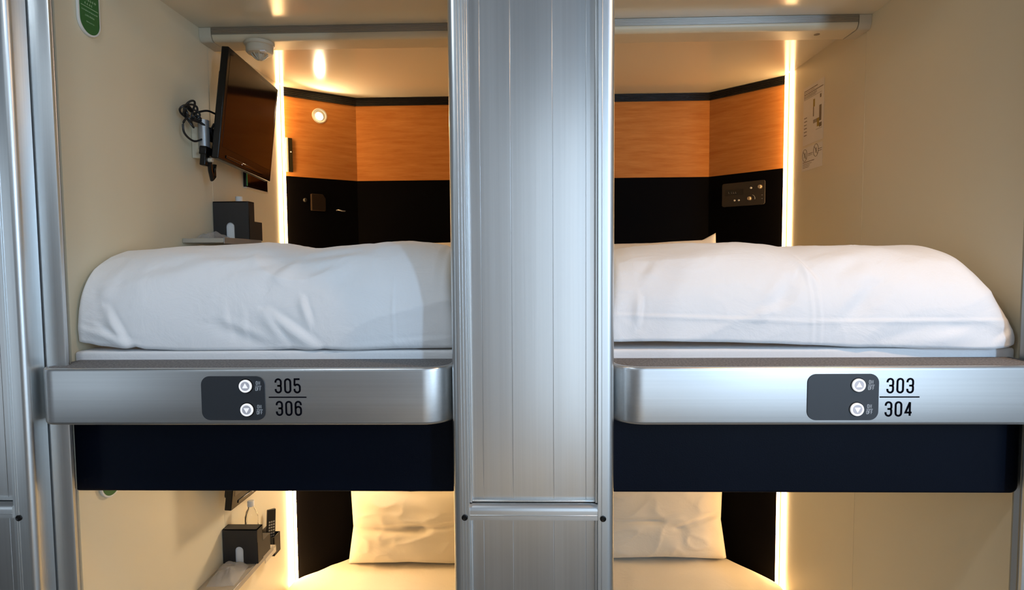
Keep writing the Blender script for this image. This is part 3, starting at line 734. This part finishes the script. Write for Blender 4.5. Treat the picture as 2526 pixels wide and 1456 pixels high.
# small framed panel partly hidden below the TV
a, b = Xp(600, 455, XA), Xp(653, 462, XA)
fr = root('wall_frame', (XA, (a.y+b.y)/2, a.z), 'small dark glossy panel on the wall just below the upper television', 'panel')
zlo = (a.z+b.z)/2-.02
obj('frame', MB().box(XA+.0005, XA+.016, a.y, b.y, zlo, zlo+.20), M['bezel'], fr, bevel=.002)
obj('panel_face', MB().box(XA+.0155, XA+.0175, a.y+.012, b.y-.01, zlo+.012, zlo+.19), M['screen'], fr)
obj('green_edge', MB().box(XA+.016, XA+.018, a.y+.002, a.y+.010, zlo+.006, zlo+.19), M['mint'], fr)
obj('metal_rim', MB().box(XA+.0005, XA+.019, a.y, b.y, zlo-.006, zlo), M['handle'], fr)

# ------------------------------------------------------------------ shelves and what stands on them
SH = [(2.108, 'narrow cream shelf on the wall behind the upper left duvet'), (.632, 'narrow cream shelf along the wall of the lower left compartment')]
def shelf(z, y0, y1, label, w):
    rt = root('wall_shelf', (XA+w/2, (y0+y1)/2, z-.02), label, 'shelf', 'wall shelves')
    obj('board', MB().box(XA+.0005, XA+w, y0, y1, z-.018, z), M['shelfm'], rt, bevel=.002)
    obj('metal_edge', MB().box(XA+w+.0005, XA+w+.004, y0, y1, z-.022, z+.003), M['grey'], rt, bevel=.001)
def caddy(z, y0, label, h=.17):
    x0 = XA+.003; w = .160
    rt = root('tissue_box', (x0+w/2, y0, z), label, 'box', 'charcoal tissue boxes')
    yd = y0+.055; xm = x0+w*.47; ar = .019; ah = .060
    # front plate with an arched cutout, as a ring of quads
    n = 14; arch = [(xm-ar, z)]+[(xm-ar*cos(pi*k_/n), z+ah+ar*sin(pi*k_/n)) for k_ in range(n+1)]+[(xm+ar, z)]
    out = []
    for (ax, az) in arch:
        if az <= z+1e-6: out.append((x0 if ax < xm else x0+w, z))
        else:
            dx, dz = ax-xm, az-(z+ah*.6); 
            s_ = min(((x0-xm)/dx if dx < 0 else (x0+w-xm)/dx) if abs(dx) > 1e-5 else 9, (h-ah*.6)/dz if dz > 1e-5 else 9)
            out.append((xm+dx*s_, z+ah*.6+dz*s_))
    m_ = len(arch); vs = []
    for yy in (y0, y0+.004):
        vs += [(a_, yy, b_) for a_, b_ in arch]+[(a_, yy, b_) for a_, b_ in out]
    fs = []
    for k_ in range(m_-1):
        fs += [(k_, k_+1, m_+k_+1, m_+k_), (2*m_+k_, 3*m_+k_, 3*m_+k_+1, 2*m_+k_+1), (k_, 2*m_+k_, 2*m_+k_+1, k_+1)]
    mb = MB().add(vs, fs)
    # corners of the front plate
    for sx in (0, 1):
        X = x0 if sx == 0 else x0+w
        mb.add([(X, y0, z+h)]+[(a_, y0, b_) for a_, b_ in out if (a_-xm)*(1 if sx else -1) > 0 and b_ > z+h*.5], [])
    mb2 = MB()
    mb2.box(x0, x0+.004, y0+.004, yd, z, z+h); mb2.box(x0+w-.004, x0+w, y0+.004, yd, z, z+h); mb2.box(x0, x0+w, y0, yd, z+h-.004, z+h)
    mb2.box(x0, x0+w, yd-.004, yd, z+h*.5, z+h)
    # solid top corners of the front face
    obj('front', mb, M['boxblk'], rt); obj('casing', mb2, M['boxblk'], rt)
    obj('front_band', MB().box(x0, x0+w, y0+.0005, y0+.0045, z+h*.62, z+h), M['boxblk'], rt)
    obj('lower_tray', MB().box(x0+.105, x0+w-.004, yd, yd+.085, z, z+h*.50), M['boxblk'], rt, bevel=.001)
    t = obj('tissue', MB().box(x0+.012, x0+w-.012, y0+.008, yd-.008, z+.002, z+h*.8), M['tissue'], rt, bevel=.003); t['label'] = 'white tissues showing through the arch'
    return rt
def bottle(x, y, z, h, label):
    rt = root('water_bottle', (x, y, z), label, 'bottle', 'clear water bottles')
    k_ = h/.20
    obj('bottle_body', MB().lathe((x, y, z), (0, 0, 1), [(.026, 0), (.031, .006), (.031, .03*k_), (.029, .035*k_), (.031, .04*k_), (.031, .10*k_), (.029, .105*k_), (.031, .11*k_), (.030, .135*k_), (.022, .158*k_), (.0135, .170*k_), (.0135, .180*k_)], 36), M['clear'], rt, smooth=True)
    obj('cap', MB().lathe((x, y, z), (0, 0, 1), [(.0155, .178*k_), (.0158, .180*k_), (.0158, .198*k_), (.0145, .20*k_)], 28), M['signwhite'], rt, smooth=True)
def remote(c, label, lean_=.02, h=.16):
    rt = root('remote_control', c, label, 'remote control', 'remote controls')
    c = V(c); u = V((lean_*.5, .10, 1)).normalized(); w_ = V((.62, .72, 0)).normalized(); w_ = (w_-u*w_.dot(u)).normalized(); n_ = u.cross(w_)
    if n_.y > 0: n_ = -n_
    obj('remote_body', MB().obox(c-w_*.022-n_*.008, w_*.044, n_*.016, u*h), M['plastic'], rt, bevel=.003)
    mb = MB()
    for a_ in range(3):
        for b_ in range(8): mb.obox(c-w_*.016+w_*.0115*a_+n_*.008+u*(.030+.0145*b_), w_*.008, n_*.0015, u*.008)
    obj('keypad', mb, M['grey'], rt)
def holder(y, z, label):
    rt = root('remote_holder', (XA+.03, y, z), label, 'holder', 'remote holders')
    x0, x1 = XA+.001, XA+.072; y0, y1 = y, y+.075; h = .10
    mb = MB().box(x0, x1, y0, y0+.003, z, z+h).box(x0, x1, y1-.003, y1, z, z+h).box(x1-.003, x1, y0, y1, z, z+h).box(x0, x1, y0, y1, z, z+.003).box(x0, x0+.003, y0, y1, z, z+h+.03)
    obj('pocket', mb, M['boxblk'], rt)
    t = obj('side_tray', MB().box(x0, x0+.092, y0-.15, y0-.025, z+.071, z+.075).box(x0+.089, x0+.092, y0-.15, y0-.025, z+.040, z+.075), M['ivory'], rt, bevel=.001)
    t['label'] = 'small cream tray beside the pocket'
shelf(2.105, .765, 1.10, SH[0][1], .17)
shelf(.627, .36, 1.16, SH[1][1], .155)
caddy(2.106, 1.005, 'charcoal box with arched opening on the upper shelf below the television', .172)
caddy(.628, .985, 'charcoal box with arched opening on the lower shelf', .160)
bottle(-1.335, 1.115, 2.106, .205, 'clear bottle behind the upper charcoal box, only its cap showing')
bottle(-1.335, 1.13, .628, .205+.03, 'clear bottle standing behind the lower charcoal box')
obj_h = holder(1.235, 2.03, 'dark pocket holder at the right of the upper charcoal box')
holder(1.36, .47, 'dark pocket holder with a small cream tray on the lower left wall')
remote((XA+.036, 1.395, .50), 'black remote control standing in the pocket holder of the lower compartment', h=.20)
# crumpled clear packets
def packet(c, a, b, h, label, seed, rot=0.):
    mb = MB(); c = V(c); N = 34; ca, sa = cos(rot), sin(rot)
    def fn(p, q):
        x, y = p*2-1, q*2-1; th = ((1-x**4)*(1-y**4))**.5
        z = h*th*(.7+.6*noise.noise(V((x*1.6+seed, y*1.6, 0)))+.25*abs(noise.noise(V((x*5, y*5, seed)))))
        X = x*a*(1+.1*noise.noise(V((y*3, seed, 0)))); Y = y*b*(1+.1*noise.noise(V((x*3, 0, seed))))
        return c+V((X*ca-Y*sa, X*sa+Y*ca, max(0.0005, z)))
    mb.grid(fn, N, N); mb.grid(lambda p, q: V((fn(p, q).x, fn(p, q).y, c.z+.0002)), N, N)
    tag(obj('plastic_packet', mb, M['bag'], smooth=True), label, 'packet', 'clear plastic packets')
packet((-1.325, .88, .628), .060, .085, .045, 'crumpled clear plastic packet on the lower shelf in front of the charcoal box', 3, .1)
packet((-1.345, .90, 2.106), .045, .070, .028, 'crumpled clear plastic packet lying on the upper shelf', 8, 0)

# ------------------------------------------------------------------ signs and notices
def pill_sign(px, py, top, label, full=True):
    c = Xp(214, 88, XA); w = .050; hgt = .30
    y0, y1 = Xp(187, 30, XA).y, Xp(241, 30, XA).y; r_ = (y1-y0)/2; yc = (y0+y1)/2
    zb = py
    rt = root('hanging_sign', (XA, yc, zb), label, 'sign', 'green signs')
    def ring(rr, zb_, zt_): return arc(0, 0, rr, 180, 360, 20), zb_, zt_
    def poly(rr, x): return [(x, yc+rr*cos(math.radians(180+180*k_/20)), zb+r_+rr*1.0*sin(math.radians(180+180*k_/20))) for k_ in range(21)]+[(x, yc+rr*cos(math.radians(180*k_/20)), zb+top-r_+rr*sin(math.radians(180*k_/20))) for k_ in range(21)]
    obj('backing', MB().prism(poly(r_, XA+.0005), (.0075, 0, 0)), M['signwhite'], rt, bevel=.001)
    obj('face', MB().prism(poly(r_-.006, XA+.0075), (.001, 0, 0)), M['green'], rt)
    mb = MB(); x = XA+.0087
    def bar(a_, b_, z, h): mb.box(x, x+.0004, yc+a_, yc+b_, zb+z, zb+z+h)
    def dashes(a_, b_, z, h, n, seed):
        rnd = random.Random(seed); w_ = (b_-a_)/n
        for q in range(n):
            bar(a_+w_*q, a_+w_*q+w_*rnd.uniform(.35, .8), z+h*rnd.uniform(0, .3), h*rnd.uniform(.3, .7))
            bar(a_+w_*(q+.3), a_+w_*(q+.42), z, h)
    k_ = r_/.047
    bar(-.036*k_, .036*k_, .087, .0022)
    dashes(-.020*k_, .016*k_, .094, .008, 4, 1); dashes(-.024*k_, .030*k_, .107, .009, 6, 2)
    dashes(-.034*k_, .034*k_, .073, .005, 18, 3); dashes(-.020*k_, .020*k_, .058, .006, 10, 4); dashes(-.016*k_, .018*k_, .040, .004, 10, 5)
    obj('printed_text', mb, M['greenink'], rt)
p = Xp(217, 90, XA)
pill_sign(0, p.z, .34, 'green rounded sign with white rim on the upper left wall')
p = Xp(268, 1227, XA)
pill_sign(0, p.z, .24, 'green rounded sign peeking out below the dark fascia, lower left')
# notices on the right wall
def notice(tl, tr, bl, br, label, kind_):
    X = XD; a, b, c_, d = [Xp(*q, X) for q in (tl, tr, bl, br)]
    y0 = (a.y+c_.y)/2; y1 = (b.y+d.y)/2; z1 = (a.z+b.z)/2; z0 = (c_.z+d.z)/2   # y0 deep side (left in view), y1 near side
    rt = root('notice_sheet', (X, (y0+y1)/2, z0), label, 'notice', 'paper notices')
    obj('paper', MB().box(X-.0012, X-.0003, y1, y0, z0, z1), M['paper'], rt)
    W_, H_ = y0-y1, z1-z0; mb = MB(); mo = MB(); mo2 = MB()
    def bar(u0, u1, v0, v1, m2=None): (m2 or mb).box(X-.0017, X-.0013, y0-W_*u1, y0-W_*u0, z1-H_*v1, z1-H_*v0)
    def words(u0, u1, v0, v1, n, sd):
        rnd = random.Random(sd); x_ = u0
        while x_ < u1: w_ = rnd.uniform(.02, .06); bar(x_, min(u1, x_+w_), v0, v1); x_ += w_+.012
    if kind_ == 0:
        words(.06, .70, .055, .070, 9, 1); words(.06, .96, .115, .130, 9, 2); words(.06, .55, .088, .096, 9, 3)
        words(.06, .66, .145, .153, 9, 4); words(.06, .66, .165, .172, 9, 5); words(.06, .6, .182, .189, 9, 8)
        bar(.045, .052, .05, .21); bar(.045, .9, .208, .212)
        bar(.50, .58, .27, .40, mo); bar(.50, .54, .40, .56); bar(.80, .90, .42, .68); bar(.82, .88, .24, .30)
        bar(.70, .80, .62, .76, mo2); bar(.80, .92, .71, .78); bar(.65, .95, .80, .805)
        for q in range(6): words(.06, .20, .52+.06*q, .535+.06*q, 3, 20+q)
        for q in range(4): bar(.52+.05*q, .55+.05*q, .62, .68)
    else:
        for cu, cv in ((.15, .33), (.70, .27)):
            for rr in (.115,):
                pts = [V((X-.0016, y0-W_*cu+rr*W_*cos(a_*pi/12), z1-H_*cv+rr*W_*1.25*sin(a_*pi/12))) for a_ in range(24)]
                mb.tube(pts, .0012, 6, True)
            c0 = V((X-.0016, y0-W_*cu, z1-H_*cv)); mb.tube([c0+V((0, .016, .020)), c0+V((0, -.016, -.020))], .0012, 6)
            mb.tube([c0+V((0, -.004, .014)), c0+V((0, .006, -.012)), c0+V((0, -.008, -.012)), c0+V((0, -.004, .014))], .001, 6)
        words(.32, .54, .30, .33, 3, 1); words(.32, .52, .37, .39, 3, 2); words(.82, .98, .24, .27, 3, 3); words(.82, .98, .32, .35, 3, 4)
        words(.06, .62, .62, .65, 3, 5); words(.06, .5, .71, .73, 3, 6); words(.06, .40, .78, .80, 3, 7); words(.06, .36, .85, .87, 3, 8)
    obj('printed_text', mb, M['print'], rt)
    if kind_ == 0: obj('plan_mark', mo, M['ochre'], rt); obj('plan_mark', mo2, M['ochre'], rt)
notice((1984, 217), (2035, 192), (1980, 362), (2030, 342), 'large printed notice with a small plan beside the right light strip', 0)
notice((1979, 368), (2030, 348), (1978, 427), (2028, 406), 'small printed notice with two round symbols, below the large notice', 1)

# control panel on the right angled headboard --------------------------------------
n = cham_n(1); A = cham_pt(1, 1782, 512); B = cham_pt(1, 1888, 506); T = cham_pt(1, 1782, 455)
u = V((B.x-A.x, B.y-A.y, 0)); wd = u.length; u.normalize(); h = T.z-A.z
rt = root('control_panel', A, 'dark control panel with a small display and round knobs, below the right wooden panel', 'control panel')
pl = []
for cx, cz, a0 in ((.012, .012, 180), (wd-.012, .012, 270), (wd-.012, h-.012, 0), (.012, h-.012, 90)): pl += arc(cx, cz, .012, a0, a0+90, 5)
obj('faceplate', MB().prism([A+u*a_+V((0, 0, b_))+n*.0005 for a_, b_ in pl], n*.008), M['radio'], rt, bevel=.0015)
def cpp(x, y, d=0): return cham_pt(1, x, y)+n*d
a_, b_ = cpp(1791, 484), cpp(1835, 466); 
obj('display', MB().obox(V((a_.x, a_.y, a_.z))+n*.0085, V((b_.x-a_.x, b_.y-a_.y, 0)), V((0, 0, b_.z-a_.z)), n*.0015), M['display'], rt)
mb = MB(); 
for q, xx in enumerate((1799, 1806, 1811, 1816)):
    s_ = cpp(xx, 478)+n*.0102; mb.obox(s_, u*.006, V((0, 0, .0015)), n*.0003); mb.obox(s_, u*.0012, V((0, 0, .010)), n*.0003)
obj('display_digits', mb, M['grey'], rt)
for (x_, y_, r_) in ((1877, 461, .0105), (1851, 490, .0105)):
    c = cpp(x_, y_); obj('knob', MB().lathe(c, n, [(r_*1.15, .008), (r_, .012), (r_, .020), (r_*.85, .022)], 28), M['brass'], rt, smooth=True)
for (x_, y_, r_) in ((1854.5, 464, .0055), (1814, 495, .005), (1824.5, 494.5, .005)):
    c = cpp(x_, y_); obj('push_button', MB().lathe(c, n, [(r_, .008), (r_, .013), (r_*.8, .014)], 20), M['signwhite'], rt, smooth=True)
c = cpp(1855, 490); mb = MB(); w3 = V((0, 0, 1))
mb.tube([c+n*.009+(u*cos(a_)+w3*sin(a_))*.021 for a_ in [(-.3+q*.2) for q in range(9)]], .0012, 6)
obj('dial_arc', mb, M['grey'], rt)
for q in range(2): obj('dial_mark', MB().obox(cpp(1880, 482+q*9)+n*.0085, u*.007, w3*.003, n*.0004), M['grey'], rt)

# small outlet cover and hook on the left angled headboard
n = cham_n(0); A = cham_pt(0, 766, 520); B = cham_pt(0, 801, 520); T = cham_pt(0, 766, 479); u = V((B.x-A.x, B.y-A.y, 0)); wd = u.length; u.normalize(); h = T.z-A.z
M['brown'] = plain('brown_cover', (.020, .012, .006), .6, spec=.1)
rt = tag(obj('socket_cover', MB().prism([A+u*a_+V((0, 0, b_))+n*.0005 for a_, b_ in ((0, 0), (wd, 0), (wd, h*.75), (wd*.8, h), (0, h))], n*.028), M['brown'], bevel=.003), 'dim brown box cover on the black angled panel, left compartment', 'cover')
a_ = cham_pt(0, 752, 494); tag(obj('coat_peg', MB().lathe(a_, n, [(.012, .001), (.012, .012), (.006, .018)], 20), M['plastic'], smooth=True), 'tiny dark knob left of the brown cover on the black panel', 'knob')
a_ = cham_pt(0, 830, 519); b_ = cham_pt(0, 847, 522)
mb = MB().tube(smoothpts([a_+n*.001, a_+n*.03, (a_+b_)/2+n*.045+V((0, 0, -.004)), b_+n*.03, b_+n*.02]), .0035, 8)
tag(obj('coat_hook', mb, M['grey'], smooth=True), 'small metal hook catching light on the black left panel', 'hook')

# ------------------------------------------------------------------ corridor behind the camera
FY = -3.3
obj('floor', MB().box(-4.5, 4.5, FY-.1, .10, -.05, 0), M['dkfloor'], kind='structure')
obj('ceiling', MB().box(-4.5, 4.5, FY-.1, .0, 3.32, 3.37), M['corwall'], kind='structure')
obj('wall_back_of_pods' if False else 'wall_far', MB().box(-4.5, 4.5, 2.30, 2.35, 0, 3.37), M['corwall'], kind='structure')
# corridor wall openings; the large right ones follow the daylight mirrored in the metal
WINS = [(-4.4, -3.65, .4, 3.0), (.10, .80, .5, 3.28), (1.0, 4.1, .25, 1.72), (1.86, 2.14, 1.88, 3.28), (2.34, 4.1, 1.88, 3.15)]  # far left, middle and narrow panes added to light metal and duvets
WRAD = (5.0, 5.8, 4.6, 160, 6.5)
mb = MB(); xs = sorted({-4.5, 4.5}|{q for w_ in WINS for q in w_[:2]}); zs = sorted({0, 3.32}|{q for w_ in WINS for q in w_[2:]})
for x0, x1 in zip(xs[:-1], xs[1:]):
    for z0, z1 in zip(zs[:-1], zs[1:]):
        cx, cz = (x0+x1)/2, (z0+z1)/2
        if not any(w_[0] < cx < w_[1] and w_[2] < cz < w_[3] for w_ in WINS): mb.box(x0, x1, FY-.08, FY, z0, z1)
obj('wall_front', mb, M['corwall'], kind='structure')
for k_, (x0, x1) in enumerate(((-4.55, -4.5), (4.5, 4.55))):
    obj(('wall_west', 'wall_east')[k_], MB().box(x0, x1, FY-.08, 2.3, 0, 3.37), M['corwall'], kind='structure')
for k_, w_ in enumerate(WINS):
    mb = MB(); f = .03; x0, x1, z0, z1 = w_
    mb.box(x0, x0+f, FY-.06, FY+.01, z0, z1); mb.box(x1-f, x1, FY-.06, FY+.01, z0, z1); mb.box(x0, x1, FY-.06, FY+.01, z0, z0+f); mb.box(x0, x1, FY-.06, FY+.01, z1-f, z1)
    obj('window_%d' % (k_+1), mb, M['alu_v'], kind='structure')
def area(name, loc, rot, sx, sy, e, col):
    l = bpy.data.lights.new(name, 'AREA'); l.shape = 'RECTANGLE'; l.size = sx; l.size_y = sy; l.energy = e; l.color = col
    o = bpy.data.objects.new(name, l); COL.objects.link(o); o.location = loc; o.rotation_euler = rot; return o
SKY = (.71, .85, .98)
for k_, (x0, x1, z0, z1) in enumerate(WINS):
    A_ = (x1-x0)*(z1-z0)
    area('window_daylight', ((x0+x1)/2, FY-.05, (z0+z1)/2), (pi/2, 0, 0), x1-x0-.06, z1-z0-.06, A_*WRAD[k_], SKY if k_ != 3 else (.46, .70, 1.0))
# unseen corridor fill lights, added to brighten and tint the bedding
area('corridor_ceiling_panel', (-1.9, -2.9, 3.31), (0, 0, 0), 1.5, .45, 10, (.72, .86, 1))
area('corridor_downlight', (1.35, -.75, 3.31), (0, 0, 0), .16, .16, 21, (1, .62, .32))  # added to warm the right duvet and carpet
area('corridor_downlight', (-.95, -1.05, 3.31), (0, 0, 0), .16, .16, 10, (.80, .90, 1))  # added for the left duvet and the lower left wall
# unseen glowing strip added so the column panel mirrors a warm band
obj('baseboard_light', MB().box(-.7, .9, FY+.001, FY+.02, .08, .15), emis('base_glow', (1, .78, .5), 3.2), kind='structure')

wd_ = bpy.data.worlds.new('world'); bpy.context.scene.world = wd_; wd_.use_nodes = True
wd_.node_tree.nodes['Background'].inputs[0].default_value = (.6, .75, 1, 1); wd_.node_tree.nodes['Background'].inputs[1].default_value = .3
sc = bpy.context.scene
sc.view_settings.view_transform = 'Standard'; sc.view_settings.look = 'None'; sc.view_settings.gamma = 1; sc.view_settings.exposure = 0.0
sc.view_settings.use_curve_mapping = False
